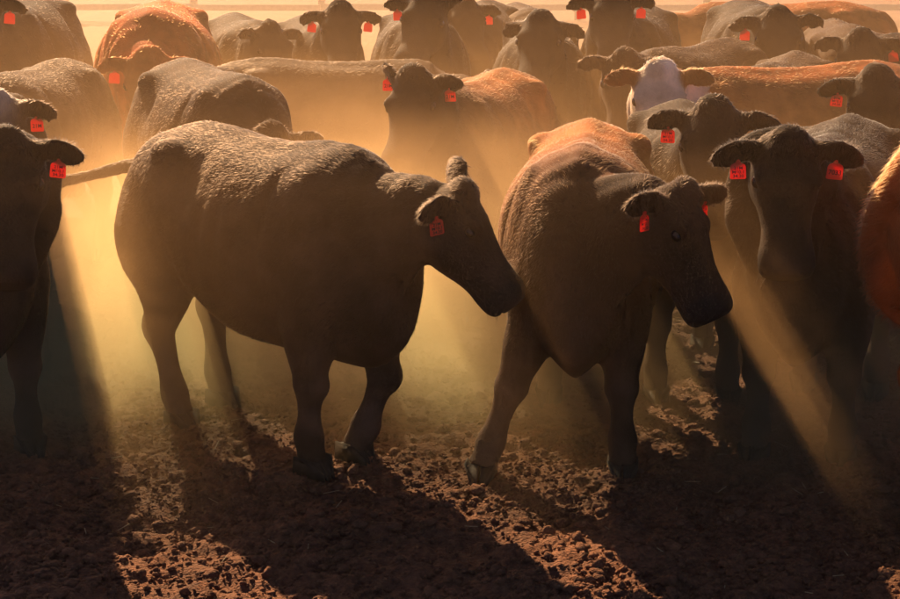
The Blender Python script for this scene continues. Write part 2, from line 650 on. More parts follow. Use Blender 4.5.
def cow(label, x, y, heading, scale=1.0, length=1.0, girth=1.0, colour=BLACK, poll=(1.06, 0, 1.46), hyaw=0, hpitch=38, hroll=0,
        legs=None, spread_f=(0, 0), spread_r=0.0, ears=((0, 0), (0, 0)), tags=(None, None), tail=None, face=None, poll_col=None,
        vox=0.02, hairs=12000, hair_r=0.0011, hair_len=1.0, group='cattle milling in the dusty yard', patch=None, head_scale=1.0, back_col=None, seed=0):
    """ears / tags: (left, right).  ears: (lift deg, forward deg).  heading: deg, 0 = +X, -90 = towards the camera"""
    r = np.random.default_rng(1000 + seed)
    root = bpy.data.objects.new('cow', None)
    COL.objects.link(root)
    root.empty_display_size = 0.2
    root.location = (x, y, gz(x, y) * 0.5 - 0.005)
    root.rotation_euler = (0, 0, R(heading))
    root.scale = (scale,) * 3
    tag(root, label, 'cow', group)
    P = Parts()
    # ---- torso
    T = catmull(TORSO, 3)
    xs = T[:, 0] * length
    C = np.stack([xs, 0 * xs, T[:, 4]], -1)
    n = len(T)
    Yv = np.tile([0, 1, 0], (n, 1)).astype(float); Zv = np.tile([0, 0, 1], (n, 1)).astype(float)
    P.loft(C, Yv, Zv, T[:, 3] * girth, T[:, 1] - T[:, 4], (T[:, 4] - T[:, 2]) * (0.5 + 0.5 * girth), 32, 0.88, T[:, 5])
    # hooks, pins, shoulder blades, spine
    for s in (-1, 1):
        P.ball((-0.42 * length, s * 0.20 * girth, 1.19), 0.10, 0.075, 0.065)
        P.ball((-0.76 * length, s * 0.11 * girth, 1.10), 0.07, 0.055, 0.06)
        P.ball((0.50 * length, s * 0.165 * girth, 0.98), 0.15, 0.10, 0.26)
    P.ball((0.52 * length, 0, 1.22), 0.20, 0.06, 0.085)
    P.tube([(-0.80 * length, 0, 1.17, .05, .06), (-0.45 * length, 0, 1.265, .05, .07), (0, 0, 1.235, .045, .07), (0.45 * length, 0, 1.255, .05, .07)])
    # ---- legs
    lg = dict(fl=STAND_F, fr=STAND_F, hl=STAND_H, hr=STAND_H)
    if legs: lg.update(legs)
    hooves = []
    fx, hx0 = 0.50 * length, -0.50 * length
    hooves.append(front_leg(P, fx, 0.165, lg['fl'], spread_f[0])); hooves.append(front_leg(P, fx, -0.165, lg['fr'], -spread_f[1]))
    hooves.append(hind_leg(P, hx0, 0.165, lg['hl'], spread_r)); hooves.append(hind_leg(P, hx0, -0.165, lg['hr'], -spread_r))
    # ---- head frame
    a, p = R(hyaw), R(hpitch)
    hx = np.array([math.cos(p) * math.cos(a), math.cos(p) * math.sin(a), -math.sin(p)])
    hz = np.array([math.sin(p) * math.cos(a), math.sin(p) * math.sin(a), math.cos(p)])
    if hroll: hz = rot(hz, hx, R(hroll))
    hy = np.cross(hz, hx)
    po = np.array(poll, float)
    hk_ = head_scale
    H = lambda s, yy, zz: po + (hx * s + hy * yy + hz * zz) * hk_
    D = catmull(HEAD, 3)
    m = len(D)
    P.loft([H(s, 0, -0.05) for s in D[:, 0]], np.tile(hy, (m, 1)), np.tile(hz, (m, 1)), D[:, 3] * hk_, (D[:, 1] + 0.05) * hk_, (D[:, 2] - 0.05) * hk_, 22, 0.86)
    # brow ridges, cheeks, poll knob, nostril wings, chin
    hb = lambda c, q: P.loft([H(c[0] + q[0] * math.cos(t), c[1], c[2]) for t in np.linspace(3.09, 0.05, 9)], np.tile(hy, (9, 1)), np.tile(hz, (9, 1)),
                             [hk_ * q[1] * math.sin(t) + .001 for t in np.linspace(3.09, 0.05, 9)], [hk_ * q[2] * math.sin(t) + .001 for t in np.linspace(3.09, 0.05, 9)],
                             [hk_ * q[2] * math.sin(t) + .001 for t in np.linspace(3.09, 0.05, 9)], 12)
    for s in (-1, 1):
        hb((0.14, s * 0.107, 0.042), (0.045, 0.030, 0.026))
        hb((0.11, s * 0.095, -0.12), (0.10, 0.042, 0.085))
        hb((0.44, s * 0.060, -0.010), (0.036, 0.034, 0.026))
    hb((0.0, 0, 0.078), (0.07, 0.085, 0.046))
    hb((0.40, 0, -0.148), (0.06, 0.062, 0.032))
    # ---- neck
    N0 = np.array([0.50 * length, 0, 0.99])
    tip = H(0.0, 0, -0.075)
    d = np.linalg.norm(tip - N0)
    b1 = N0 + np.array([0.42 * d, 0, 0.08 * d * (1 if po[2] > 1.2 else -0.5)])
    b2 = tip - 0.34 * d * (0.3 * hx + 0.7 * (tip - N0) / d)
    tt = np.linspace(0, 1, 12)[:, None]
    C = (1 - tt) ** 3 * N0 + 3 * (1 - tt) ** 2 * tt * b1 + 3 * (1 - tt) * tt ** 2 * b2 + tt ** 3 * tip
    Tn = np.gradient(C, axis=0); Tn /= np.linalg.norm(Tn, axis=1)[:, None]
    U = np.array([[0, 0, 1.0]]) * (1 - tt) + hz * tt
    U -= (U * Tn).sum(1)[:, None] * Tn; U /= np.linalg.norm(U, axis=1)[:, None]
    Wd = np.cross(U, Tn)
    q = tt[:, 0]
    P.loft(C, Wd, U, np.interp(q, [0, .3, .6, 1], [.22, .175, .14, .108]), np.interp(q, [0, .3, .6, 1], [.27, .215, .16, .105]),
           np.interp(q, [0, .3, .6, 1], [.44, .35, .26, .19]), 20, 0.95)
    # dewlap
    dl = C - U * np.interp(q, [0, .5, 1], [.36, .25, .13])[:, None]
    P.tube([(*dl[i], .055, .035) for i in (1, 4, 7, 10)], side=tuple(hy))
    # ---- ears
    eroots = []
    for k, s in enumerate((1, -1)):
        lift, fwd = ears[k][:2]
        el = ears[k][2] if len(ears[k]) > 2 else 1.0
        out = hy * s
        edir = rot(out, hx, R(lift) * s)          # raise about the muzzle axis
        edir = rot(edir, hz, -R(fwd) * s)
        base = H(0.012, s * 0.098, 0.012)
        fn = np.array([math.cos(a) * 0.85, math.sin(a) * 0.85, -0.45])   # the cup faces forward and down
        fn = rot(fn, hz, -R(fwd) * s)
        fn -= fn.dot(edir) * edir; fn /= np.linalg.norm(fn)
        if len(ears[k]) > 3:
            fn = rot(fn, edir, R(ears[k][3]))
        up = np.cross(fn, edir)
        L = np.array([0.0, .035, .065, .10, .132, .160, .180, .190]) * el
        wd = np.array([.028, .038, .052, .060, .058, .046, .027, .010])
        th = np.array([.026, .024, .019, .016, .014, .013, .011, .007]) * (1.0 if vox < 0.015 else 1.25)
        droop = -0.05 * (L / .22) ** 2
        pts = [base + edir * l + np.array([0, 0, 1]) * dd for l, dd in zip(L, droop)]
        a_ = np.linspace(0, 2 * np.pi, 16, endpoint=False)
        rr = []
        for c, w_, t_ in zip(pts, wd, th):
            cup = -0.35 * w_ * (np.cos(a_) ** 2 - 0.4)
            rr.append(c + np.outer(np.cos(a_) * w_, up) + np.outer(np.sin(a_) * t_ - cup, fn))
        P.rings(rr)
        eroots.append((pts, fn, edir, up))
    # ---- tail
    tl = tail or [(-0.86, 0.0, 1.10), (-0.90, 0.01, 0.95), (-0.90, 0.0, 0.72), (-0.88, 0.01, 0.50), (-0.87, 0.01, 0.36)]
    tl = [(tx * length if not tail else tx, ty, tz) for tx, ty, tz in tl]
    S = [(-0.76 * length, 0, 1.22, .045, .05)] + [(*q_, rr_, rr_) for q_, rr_ in zip(tl, np.interp(np.linspace(0, 1, len(tl)), [0, .4, .8, 1], [.042, .027, .024, .014]))]
    P.tube(S, side=(0.1, 1, 0.15))

    # ---- one continuous skin
    me, V, E = remesh(P.mesh(), vox)
    rel = (V - po) / hk_
    hs, hyy, hzz = rel @ hx, rel @ hy, rel @ hz
    ine = np.zeros(len(V))
    for pts, fn, edir, up in eroots:
        c = np.array(pts)
        dd = np.min(np.linalg.norm(V[:, None, :] - c[None, 2:, :], axis=2), axis=1)
        ine = np.maximum(ine, np.clip((0.085 - dd) / 0.03, 0, 1))
    inh = np.clip((hs + 0.02) / 0.06, 0, 1) * (np.hypot(hyy, hzz + .05) < 0.24) * (hs < 0.6)
    leg = np.clip((0.62 - V[:, 2]) / 0.1, 0, 1) * (np.abs(V[:, 0]) > 0.2) * (1 - inh)
    tailm = (V[:, 0] < -0.83 * length).astype(float)
    w = 0.55 * (1 - 0.45 * leg) * (1 - 0.6 * inh) * (1 - 0.75 * ine) * (1 - 0.3 * tailm)
    V = smooth(V, E, w, int(round(7 * (0.016 / vox) ** 1.2)) + 2)
    # nostrils, mouth line, eye sockets pressed into the skin
    rel = (V - po) / hk_
    hs, hyy, hzz = rel @ hx, rel @ hy, rel @ hz
    Nrm = np.empty(len(V) * 3, np.float32)
    me.vertices.foreach_set('co', V.astype(np.float32).ravel()); me.update()
    me.vertices.foreach_get('normal', Nrm); Nrm = Nrm.reshape(-1, 3)
    nost = np.exp(-(((hs - 0.472) / .018) ** 2 + ((np.abs(hyy) - 0.055) / .014) ** 2 + ((hzz + 0.025) / .016) ** 2))
    mouth = np.exp(-((hzz + 0.108 + 0.10 * np.clip(0.46 - hs, 0, .3)) / .009) ** 2) * (hs > 0.30) * (hs < 0.58)
    sock = np.exp(-(((hs - 0.15) / .030) ** 2 + ((np.abs(hyy) - 0.133) / .03) ** 2 + ((hzz - 0.008) / .022) ** 2))
    V = V - Nrm * (nost * 0.022 + mouth * 0.007 + sock * 0.005)[:, None]
    # wrinkles and rib / muscle swell on the flanks
    ph = 46 * V[:, 0] + 2 * V[:, 2] + 5 * value_noise(V[:, 0] * 3 + seed, V[:, 2] * 3, 60 + seed)
    rib = 0.0030 * np.sin(ph) * np.clip((np.abs(V[:, 1]) - 0.2) / .08, 0, 1) * np.clip(1 - np.abs(V[:, 0] - 0.02) / .34, 0, 1) * np.clip((1.12 - V[:, 2]) / .1, 0, 1) * np.clip((V[:, 2] - .66) / .1, 0, 1)
    rib *= (1 + 1.5 * value_noise(V[:, 0] * 4, V[:, 2] * 4 + seed, 61)).clip(0, 2)
    lump = 0.011 * value_noise(V[:, 0] * 5 + seed, V[:, 2] * 5 + V[:, 1] * 3 + 3, 40 + seed) + 0.005 * value_noise(V[:, 0] * 13 + seed, V[:, 2] * 13 + V[:, 1] * 9, 80 + seed)
    # hollow of the flank, folds of loose skin on the neck and brisket, edge of the shoulder blade
    lump = lump - 0.035 * np.exp(-(((V[:, 0] / length + 0.22) / .12) ** 2 + ((V[:, 2] - 1.10) / .11) ** 2)) * np.clip((np.abs(V[:, 1]) - .12) / .1, 0, 1)
    nk = np.clip((V[:, 0] - 0.55 * length) / .12, 0, 1) * np.clip((V[:, 2] - 0.5) / .1, 0, 1)
    lump = lump + nk * 0.003 * np.sin(58 * V[:, 0] - 16 * V[:, 2] + 7 * value_noise(V[:, 0] * 4, V[:, 2] * 4, 62 + seed)) * (0.4 + value_noise(V[:, 0] * 3 + 7, V[:, 2] * 3, 63 + seed)).clip(0, 1) * 1.6
    lump = lump - 0.016 * np.exp(-((V[:, 0] - (0.34 + 0.10 * (V[:, 2] - 0.9)) * length) / .03) ** 2) * np.clip((V[:, 2] - 0.72) / .1, 0, 1) * np.clip((1.22 - V[:, 2]) / .06, 0, 1)
    V = V + Nrm * ((rib + lump * (1 - inh) * (1 - ine) * (1 - leg))[:, None])
    me.vertices.foreach_set('co', V.astype(np.float32).ravel())
    # ---- colour of the coat
    base = np.array(colour)
    colr = np.tile(base, (len(V), 1))
    colr *= (1 + 0.5 * value_noise(V[:, 0] * 4 + seed * 3, V[:, 2] * 4 + V[:, 1] * 3, 120 + seed))[:, None]
    if back_col is not None:  # coat colour blends to a second tone over the back and rump
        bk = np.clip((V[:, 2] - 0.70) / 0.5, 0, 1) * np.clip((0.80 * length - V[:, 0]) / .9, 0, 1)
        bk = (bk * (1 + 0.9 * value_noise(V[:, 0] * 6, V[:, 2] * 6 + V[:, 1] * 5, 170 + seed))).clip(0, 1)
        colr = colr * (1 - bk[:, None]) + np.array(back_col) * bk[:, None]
    mud = np.clip((0.62 - V[:, 2]) / .35, 0, 1) + 0.55 * np.clip((-0.45 * length - V[:, 0]) / .2, 0, 1)
    mud = (mud * (0.55 + 1.6 * value_noise(V[:, 0] * 9 + seed, V[:, 2] * 9 + V[:, 1] * 7, 150 + seed))).clip(0, 0.75)
    colr = colr * (1 - mud[:, None]) + np.array((0.085, 0.048, 0.030)) * mud[:, None]
    wf = np.zeros(len(V))
    if face is not None:
        wf = np.clip((hs + 0.10 + 0.03 * np.sin(hyy * 40)) / 0.05, 0, 1) * (1 - ine) * (hs < 0.7) * (np.hypot(hyy, hzz + .05) < 0.27)
        colr = colr * (1 - wf[:, None]) + np.array(face) * (wf * (1 + 0.7 * value_noise(V[:, 0] * 12, V[:, 2] * 12 + V[:, 1] * 9, 19)))[:, None]
    if poll_col is not None:
        wp = np.exp(-((hs / 0.10) ** 2 + (hyy / .10) ** 2 + ((hzz - .08) / .09) ** 2))
        wp = np.clip(wp * 1.6, 0, 1)
        colr = colr * (1 - wp[:, None]) + np.array(poll_col) * wp[:, None]
    muz = np.clip((hs - 0.405 - 0.02 * np.cos(hyy * 20)) / 0.03, 0, 1) * inh
    colr = colr * (1 - muz[:, None]) + np.array((0.018, 0.013, 0.012)) * muz[:, None]
    if patch is not None:
        for (px, py, pz, pr) in patch:
            dd = np.hypot(V[:, 0] - px, V[:, 2] - pz) + (V[:, 1] * py < 0) * 9.0
            nn = value_noise(V[:, 0] * 45, V[:, 2] * 45, 9)
            wq = (dd + 0.03 * nn < pr).astype(float) * (nn > -0.22)
            colr = colr * (1 - wq[:, None]) + np.array((0.75, 0.72, 0.66)) * wq[:, None]
    at = me.attributes.new('Col', 'FLOAT_COLOR', 'POINT')
    at.data.foreach_set('color', np.hstack([colr, np.ones((len(V), 1))]).astype(np.float32).ravel())
    me.materials.clear(); me.materials.append(M_HIDE)
    me.polygons.foreach_set('use_smooth', np.ones(len(me.polygons), dtype=bool))
    me.name = 'body'; me.update()
    body = link('body', me, root)

    # ---- coat of short hair
    if hairs:
        me.calc_loop_triangles()
        nt_ = len(me.loop_triangles)
        tri = np.empty(nt_ * 3, np.int32); me.loop_triangles.foreach_get('vertices', tri); tri = tri.reshape(-1, 3)
        N2 = np.empty(len(V) * 3, np.float32); me.vertices.foreach_get('normal', N2); N2 = N2.reshape(-1, 3)
        Ar = 0.5 * np.linalg.norm(np.cross(V[tri[:, 1]] - V[tri[:, 0]], V[tri[:, 2]] - V[tri[:, 0]]), axis=1)
        dens = 1 + 1.2 * ine + 0.6 * inh
        dens = dens * (1 - muz) * (V[:, 2] > 0.07)
        Ar = Ar * dens[tri].mean(1)
        pick = r.choice(nt_, hairs, p=Ar / Ar.sum())
        u, v = r.random(hairs), r.random(hairs)
        fl = u + v > 1; u[fl], v[fl] = 1 - u[fl], 1 - v[fl]
        bw = np.stack([1 - u - v, u, v], -1)[:, :, None]
        Pt = (V[tri[pick]] * bw).sum(1); Nn = (N2[tri[pick]] * bw).sum(1)
        Nn /= np.linalg.norm(Nn, axis=1)[:, None]
        g = lambda arr: (arr[tri[pick]] * bw[:, :, 0]).sum(1)
        H_in, E_in, L_in, T_in = g(inh), g(ine), g(leg), g(tailm)
        Cc = (colr[tri[pick]] * bw).sum(1)
        flow = np.tile(np.array([-0.75, 0, -0.55]), (hairs, 1))
        flow = flow * (1 - H_in[:, None]) + (hx * 0.9 - hz * 0.1) * H_in[:, None]
        flow = flow * (1 - L_in[:, None]) + np.array([-0.1, 0, -1.0]) * L_in[:, None]
        # swirling cow-licks
        sw = np.stack([value_noise(Pt[:, 0] * 6, Pt[:, 2] * 6 + Pt[:, 1] * 4, 200 + seed), value_noise(Pt[:, 0] * 6 + 50, Pt[:, 2] * 6, 201 + seed),
                       value_noise(Pt[:, 0] * 6, Pt[:, 2] * 6 + 70 + Pt[:, 1] * 4, 202 + seed)], -1)
        flow = flow + sw * 0.7
        flow -= (flow * Nn).sum(1)[:, None] * Nn
        flow /= np.linalg.norm(flow, axis=1)[:, None] + 1e-6
        hs2 = (Pt - po) @ hx; hz2 = (Pt - po) @ hz
        pollm = np.exp(-((hs2 + 0.01) / 0.07) ** 2) * (hz2 > 0.03) * H_in.clip(0.3, 1)
        ln = 0.019 * (1 - 0.5 * H_in) * (1 - 0.45 * L_in) + 0.004 * E_in + 0.008 * pollm + 0.10 * T_in * (Pt[:, 2] < 0.62)
        belly = np.clip((0.62 - Pt[:, 2]) / .08, 0, 1) * (1 - L_in) * (1 - H_in)
        ln = (ln + 0.010 * belly) * r.uniform(0.55, 1.35, hairs) * hair_len
        dirn = Nn * (0.14 + 0.4 * pollm + 0.15 * E_in)[:, None] + flow * 1.0 + 0.10 * r.standard_normal((hairs, 3))
        dirn /= np.linalg.norm(dirn, axis=1)[:, None]
        d2 = dirn + flow * 0.45 - Nn * 0.03 + 0.10 * r.standard_normal((hairs, 3)); d2 /= np.linalg.norm(d2, axis=1)[:, None]
        p0 = Pt - Nn * 0.001
        p1 = p0 + dirn * (ln * 0.5)[:, None]
        p2 = p1 + d2 * (ln * 0.5)[:, None]
        nw = 26 if vox < 0.015 else 0
        for i in range(nw):
            sg = 1 if i % 2 else -1
            b0 = H(0.40 + 0.09 * r.random(), sg * (0.05 + 0.04 * r.random()), -0.09 - 0.04 * r.random())
            dw = hx * r.uniform(0.1, 0.6) + hy * sg * r.uniform(0.2, 0.7) + np.array([0, 0, -0.8]); dw /= np.linalg.norm(dw)
            L_ = r.uniform(0.03, 0.075)
            p0[i] = b0; p1[i] = b0 + dw * L_ * 0.5; p2[i] = p1[i] + (dw + np.array([0, 0, -0.25])) * L_ * 0.5
        pos = np.stack([p0, p1, p2], 1).astype(np.float32)
        hc = bpy.data.hair_curves.new('coat')
        hc.add_curves([3] * hairs)
        hc.points.foreach_set('position', pos.ravel())
        rad = np.tile(np.array([1.0, 0.75, 0.12]) * hair_r, hairs).astype(np.float32)
        hc.points.foreach_set('radius', rad)
        ca = hc.attributes.new('Col', 'FLOAT_COLOR', 'CURVE')
        Cc = Cc * r.uniform(0.85, 1.18, (hairs, 1))
        ca.data.foreach_set('color', np.hstack([Cc.clip(0, .9), np.ones((hairs, 1))]).astype(np.float32).ravel())
        hc.materials.append(M_HAIR)
        link('coat', hc, root)

    # ---- hooves, eyes, tags
    for ho, dv in hooves:
        o = link('hoof', CLAW, root, (ho[0] + 0.005, ho[1], max(-0.004, ho[2] - 0.036)))
        if ho[2] > 0.06:
            ang = math.atan2(dv[0], -dv[2]) - R(20)
            o.rotation_euler = (0, -ang * 0.9, 0)
            o.location.z = ho[2] - 0.03
    Hm = Matrix((hx, hy, hz)).transposed()
    for s in (1, -1):
        o = link('eye', EYE, root, H(0.147, s * 0.119, 0.004))
        o.rotation_euler = Hm.to_euler()
        o.scale = (1.1 * hk_, 0.8 * hk_, 0.85 * hk_)
    for k in (0, 1):
        if tags[k] is None:
            continue
        pts, fn, edir, up = eroots[k]
        side = 1 if k == 0 else -1
        low = up * (-1 if up[2] > 0 else 1)
        at_ = pts[3] * 0.6 + pts[2] * 0.4 + low * 0.035 + fn * 0.012
        f2 = np.array([math.cos(a), math.sin(a), 0])
        txt, turn = tags[k]
        ang = math.atan2(f2[1], f2[0]) + R(turn)
        o = link('ear_tag', TAGM, root, at_)
        o.scale = (0.70,) * 3
        o.rotation_euler = (R(r.uniform(-9, 9)), R(r.uniform(-6, 3)), ang)
        link('tag_stud', STUD, o)
        if txt:
            link('lettering', text_mesh(txt), o)
    return root


# ------------------------------------------------------------------ the herd
T3 = ('21M\nM60.1\n34.20', 0)
PL = lambda *v: dict(poll=v)
NEAR = dict(vox=0.0125, hairs=130000, hair_r=0.00045)
MID = dict(vox=0.017, hairs=36000, hair_r=0.0008)
FAR = dict(vox=0.022, hairs=11000, hair_r=0.0012)

HERD = [
 # front row
 dict(label='dark brown cow walking to the right with lowered head, tail swung out behind', x=-0.74, y=6.42, heading=-46, length=0.92,
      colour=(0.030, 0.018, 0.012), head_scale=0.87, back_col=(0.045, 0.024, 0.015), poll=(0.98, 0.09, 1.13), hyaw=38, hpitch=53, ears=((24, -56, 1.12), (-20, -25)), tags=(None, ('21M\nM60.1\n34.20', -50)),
      legs=dict(fr=(-4, -6, 8, True), fl=(22, -18, -25, False), hr=(-22, 19, 24, True), hl=(-36, 4, 16, True)),
      tail=[(-0.80, -0.02, 1.10), (-0.92, -0.10, 1.07), (-1.02, -0.22, 1.03), (-1.10, -0.34, 0.99), (-1.14, -0.40, 0.84)], spread_f=(-0.10, -0.02), seed=1, **NEAR),
 dict(label='dark brown cow facing the camera with forelegs apart and head turned right', x=0.55, y=6.45, heading=-97, length=0.90,
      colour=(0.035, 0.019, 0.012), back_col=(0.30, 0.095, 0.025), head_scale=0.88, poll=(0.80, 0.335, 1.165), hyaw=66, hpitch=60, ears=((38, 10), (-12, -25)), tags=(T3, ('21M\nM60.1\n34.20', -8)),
      legs=dict(fr=(8, 6, 22, True), fl=(0, -3, 10, True)), spread_f=(0.02, 0.20), seed=2, **NEAR),
 dict(label='black cow cut off by the left edge, facing the camera, its tagged ear held out', x=-2.12, y=6.70, heading=-63, poll=(1.0, 0.05, 1.33), hyaw=-22, hpitch=62,
      ears=((2, 0), (0, 0)), tags=(T3, None), seed=3, **NEAR),
 dict(label='black cow facing the camera on the right with a red tag in each ear', x=1.60, y=6.66, heading=-112, poll=(0.96, -0.02, 1.34), hyaw=18, hpitch=66, head_scale=0.93,
      ears=((8, 5), (4, 5)), tags=(('7033', 0), ('21M\nM60.1\n34.20', 0)), legs=dict(fr=(6, 2, 18, True), fl=(-8, -6, 14, True)), seed=4, **NEAR),
 dict(label='rust red cow cut off by the right edge, in front of the twice-tagged black cow', x=2.52, y=5.55, heading=4, scale=1.15, colour=(0.46, 0.10, 0.02), poll=(1.08, 0, 1.40),
      patch=[(-0.73, -1, 1.13, 0.050)], tail=[(-0.86, -0.02, 1.10), (-0.88, 0.10, 0.95), (-0.86, 0.16, 0.78), (-0.80, 0.2, 0.66), (-0.72, 0.2, 0.58)], seed=5, hair_len=2.2, **NEAR),
 # second row
 dict(label='dark cow between the right-turned cow and the twice-tagged black cow, ear across a white face', x=1.13, y=7.55, heading=-92, length=0.85,
      poll=(0.88, 0.0, 1.36), hyaw=-8, hpitch=50, ears=((0, 0), (4, 0)), tags=(None, ('21M\nM60.1\n34.20', 0)), seed=6, **MID),
 dict(label='red cow with a white face behind the dark cows on the right', x=1.94, y=8.98, heading=-164, colour=RED, face=(0.58, 0.43, 0.31), scale=1.06, poll=(0.86, 0.16, 1.27),
      hyaw=72, hpitch=55, ears=((16, 0), (12, 0)), seed=7, **MID),
 dict(label='brown cow with rim-lit ears directly behind the white-faced cow', x=1.62, y=10.62, heading=-124, colour=BROWN, poll=(0.95, 0, 1.24), hyaw=28, hpitch=55, scale=1.05,
      ears=((6, 0), (16, 0)), seed=8, **MID),
 dict(label='brown cow with grazed-down hidden head, its pale-lit back behind the white-faced cow', x=2.12, y=10.25, heading=-112, colour=BROWN, poll=(0.98, 0, 0.88), hpitch=70, seed=9, **MID),
 dict(label='black cow at the right edge with one orange-red tag below its ear', x=2.95, y=8.42, heading=-150, poll=(0.98, 0, 1.36), hyaw=48, hpitch=45, ears=((0, 0), (0, 5)),
      tags=(None, T3), seed=10, **MID),
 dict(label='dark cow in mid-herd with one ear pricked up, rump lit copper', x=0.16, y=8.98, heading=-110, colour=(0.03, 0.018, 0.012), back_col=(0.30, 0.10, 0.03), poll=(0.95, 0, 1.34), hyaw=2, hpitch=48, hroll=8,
      ears=((14, 0), (20, -55)), tags=(('21M', 0), ('21M', 20)), seed=11, **MID),
 dict(label='brown cow half hidden behind the tail-swinging cow, its lit back sloping to lowered ears', x=-1.30, y=8.70, heading=-64, scale=1.06, colour=BROWN, poll=(0.86, 0, 1.02), hpitch=60, length=0.92,
      ears=((10, 0), (10, 0)), seed=12, **MID),
 dict(label='brown cow with pale crown behind the black cow at the left edge', x=-2.36, y=8.05, heading=-70, colour=BROWN, poll_col=(0.34, 0.26, 0.20), poll=(0.98, 0, 1.33), hyaw=-20, hpitch=55,
      ears=((2, 0), (0, 0)), tags=(('21M', 0), None), seed=13, **MID),
 dict(label='brown cow at the left edge, only its rounded back showing over the pale-crowned cow', x=-2.52, y=9.75, heading=-97, colour=(0.05, 0.03, 0.02), poll=(0.98, 0.1, 1.05), hpitch=60, seed=14, **MID),
 dict(label='dark cow standing side-on across the middle of the herd', x=-0.78, y=10.25, heading=2, colour=(0.04, 0.024, 0.016), poll=(0.98, 0, 1.12), hpitch=55, seed=15, **MID),
 # back rows
 dict(label='copper red cow facing the camera with low dark head at the far left', x=-2.12, y=11.75, heading=-84, scale=1.12, colour=(0.42, 0.09, 0.02), poll=(0.98, 0.02, 1.16), hpitch=58, girth=1.1,
      ears=((0, 0), (0, 0)), tags=(None, ('', 0)), seed=16, **FAR),
 dict(label='dark cow at the top left corner', x=-3.22, y=12.1, heading=-88, scale=1.15, poll=(0.98, 0, 1.42), tags=(('', 0), None), seed=17, **FAR),
 dict(label='hazy dark cow with pointed ear out to the left, behind the side-on cow', x=-1.66, y=13.0, heading=-74, hyaw=24, hpitch=46, poll=(1.0, 0, 1.36), ears=((8, 0), (26, 0)), seed=18, **FAR),
 dict(label='dark cow with a red tag in each ear behind the side-on cow', x=-1.05, y=12.7, heading=-76, poll=(1.0, 0, 1.50), hyaw=-8, hpitch=44, ears=((0, 0), (0, 0)), tags=(('', 0), ('', 0)), seed=19, **FAR),
 dict(label='tallest dark cow at the top centre, one ear pricked upward', x=-0.24, y=12.55, heading=-86, scale=1.05, poll=(1.02, 0, 1.50), hyaw=-20, hroll=-8, ears=((20, -50), (0, 0)), tags=(None, ('', 0)), seed=20, **FAR),
 dict(label='dark cow just right of the tallest one, tag in its outer ear', x=0.26, y=14.1, heading=-98, scale=1.04, hyaw=22, poll=(0.98, 0, 1.42), ears=((2, 0), (0, 0)), tags=(('', 0), None), seed=21, **FAR),
 dict(label='brown cow with a pale blaze at the top centre', x=0.66, y=14.85, heading=-86, colour=BROWN, poll_col=(0.5, 0.46, 0.42), poll=(0.98, 0, 1.32), tags=(None, ('', 0)), seed=22, **FAR),
 dict(label='dark cow with head raised right of the top centre, no tag showing', x=0.66, y=11.75, heading=-93, poll=(1.0, 0, 1.48), hyaw=-10, ears=((-25, -20), (-25, -20)), seed=23, **FAR),
 dict(label='black cow with wide-set ears at the top, right of centre', x=1.42, y=12.65, heading=-104, scale=1.06, poll=(1.0, 0, 1.50), hyaw=14, ears=((6, 0), (2, 0)), tags=(('', 0), ('', 0)), seed=24, **FAR),
 dict(label='black cow with rounded ears raised above the pale-lit back', x=2.36, y=12.6, heading=-93, scale=1.1, poll=(1.0, 0, 1.36), hpitch=46, ears=((12, 0), (-4, 0)), tags=(None, ('', 0)), seed=25, **FAR),
 dict(label='brown cow turned away, lit rump beside the round-eared black cow', x=2.98, y=12.3, heading=84, colour=(0.05, 0.026, 0.016), poll=(0.98, 0, 1.1), hpitch=60, seed=26, **FAR),
 dict(label='dark cow facing the camera near the top right edge', x=3.28, y=11.35, heading=-125, poll=(0.98, 0, 1.40), hyaw=14, hpitch=50, tags=(('', 0), None), seed=27, **FAR),
 dict(label='long red-backed cow side-on at the back on the right', x=2.95, y=14.4, heading=178, colour=RED, poll=(1.0, 0, 1.30), scale=1.04, seed=28, **FAR),
]
for spec in HERD:
    if spec['vox'] > 0.02:
        spec['scale'] = spec.get('scale', 1.0) * 1.09
        q = spec.get('poll', (1.06, 0, 1.46))
        spec['poll'] = (q[0], q[1], q[2] - 0.13)
    cow(**spec)

# ------------------------------------------------------------------ yard fence far behind
M_WOOD = principled('weathered_rail', (0.24, 0.18, 0.14), 0.85, 0.2, (14, .35), (30, .5))


def box_mesh(name, sx, sy, sz, bev=0.01):
    bm = bmesh.new()
    bmesh.ops.create_cube(bm, size=1)
    bmesh.ops.scale(bm, vec=(sx, sy, sz), verts=bm.verts)
    bmesh.ops.bevel(bm, geom=bm.edges[:], offset=bev, segments=1, affect='EDGES')
    me = bpy.data.meshes.new(name); bm.to_mesh(me); bm.free()
    me.materials.append(M_WOOD)
    return me


FY = 38.0
fence = bpy.data.objects.new('yard_fence', None); COL.objects.link(fence)
fence.location = (0, FY, 0)
tag(fence, 'pale wooden rail fence closing the yard far behind the herd', 'fence')
post_m = box_mesh('post', 0.16, 0.16, 1.9, 0.02)
rail_m = box_mesh('rail', 2.96, 0.05, 0.14, 0.01)
for i in range(-9, 10):
    o = link('post', post_m, fence, (i * 3.0, 0, 0.9)); o.rotation_euler = (0, R(random.uniform(-1, 1)), R(random.uniform(-4, 4)))
for i in range(-9, 9):
    for z in (0.30, 0.62, 0.95, 1.28, 1.62):
        o = link('rail', rail_m, fence, (i * 3.0 + 1.5, -0.11, z + random.uniform(-.015, .015))); o.rotation_euler = (0, R(random.uniform(-.5, .5)), 0)


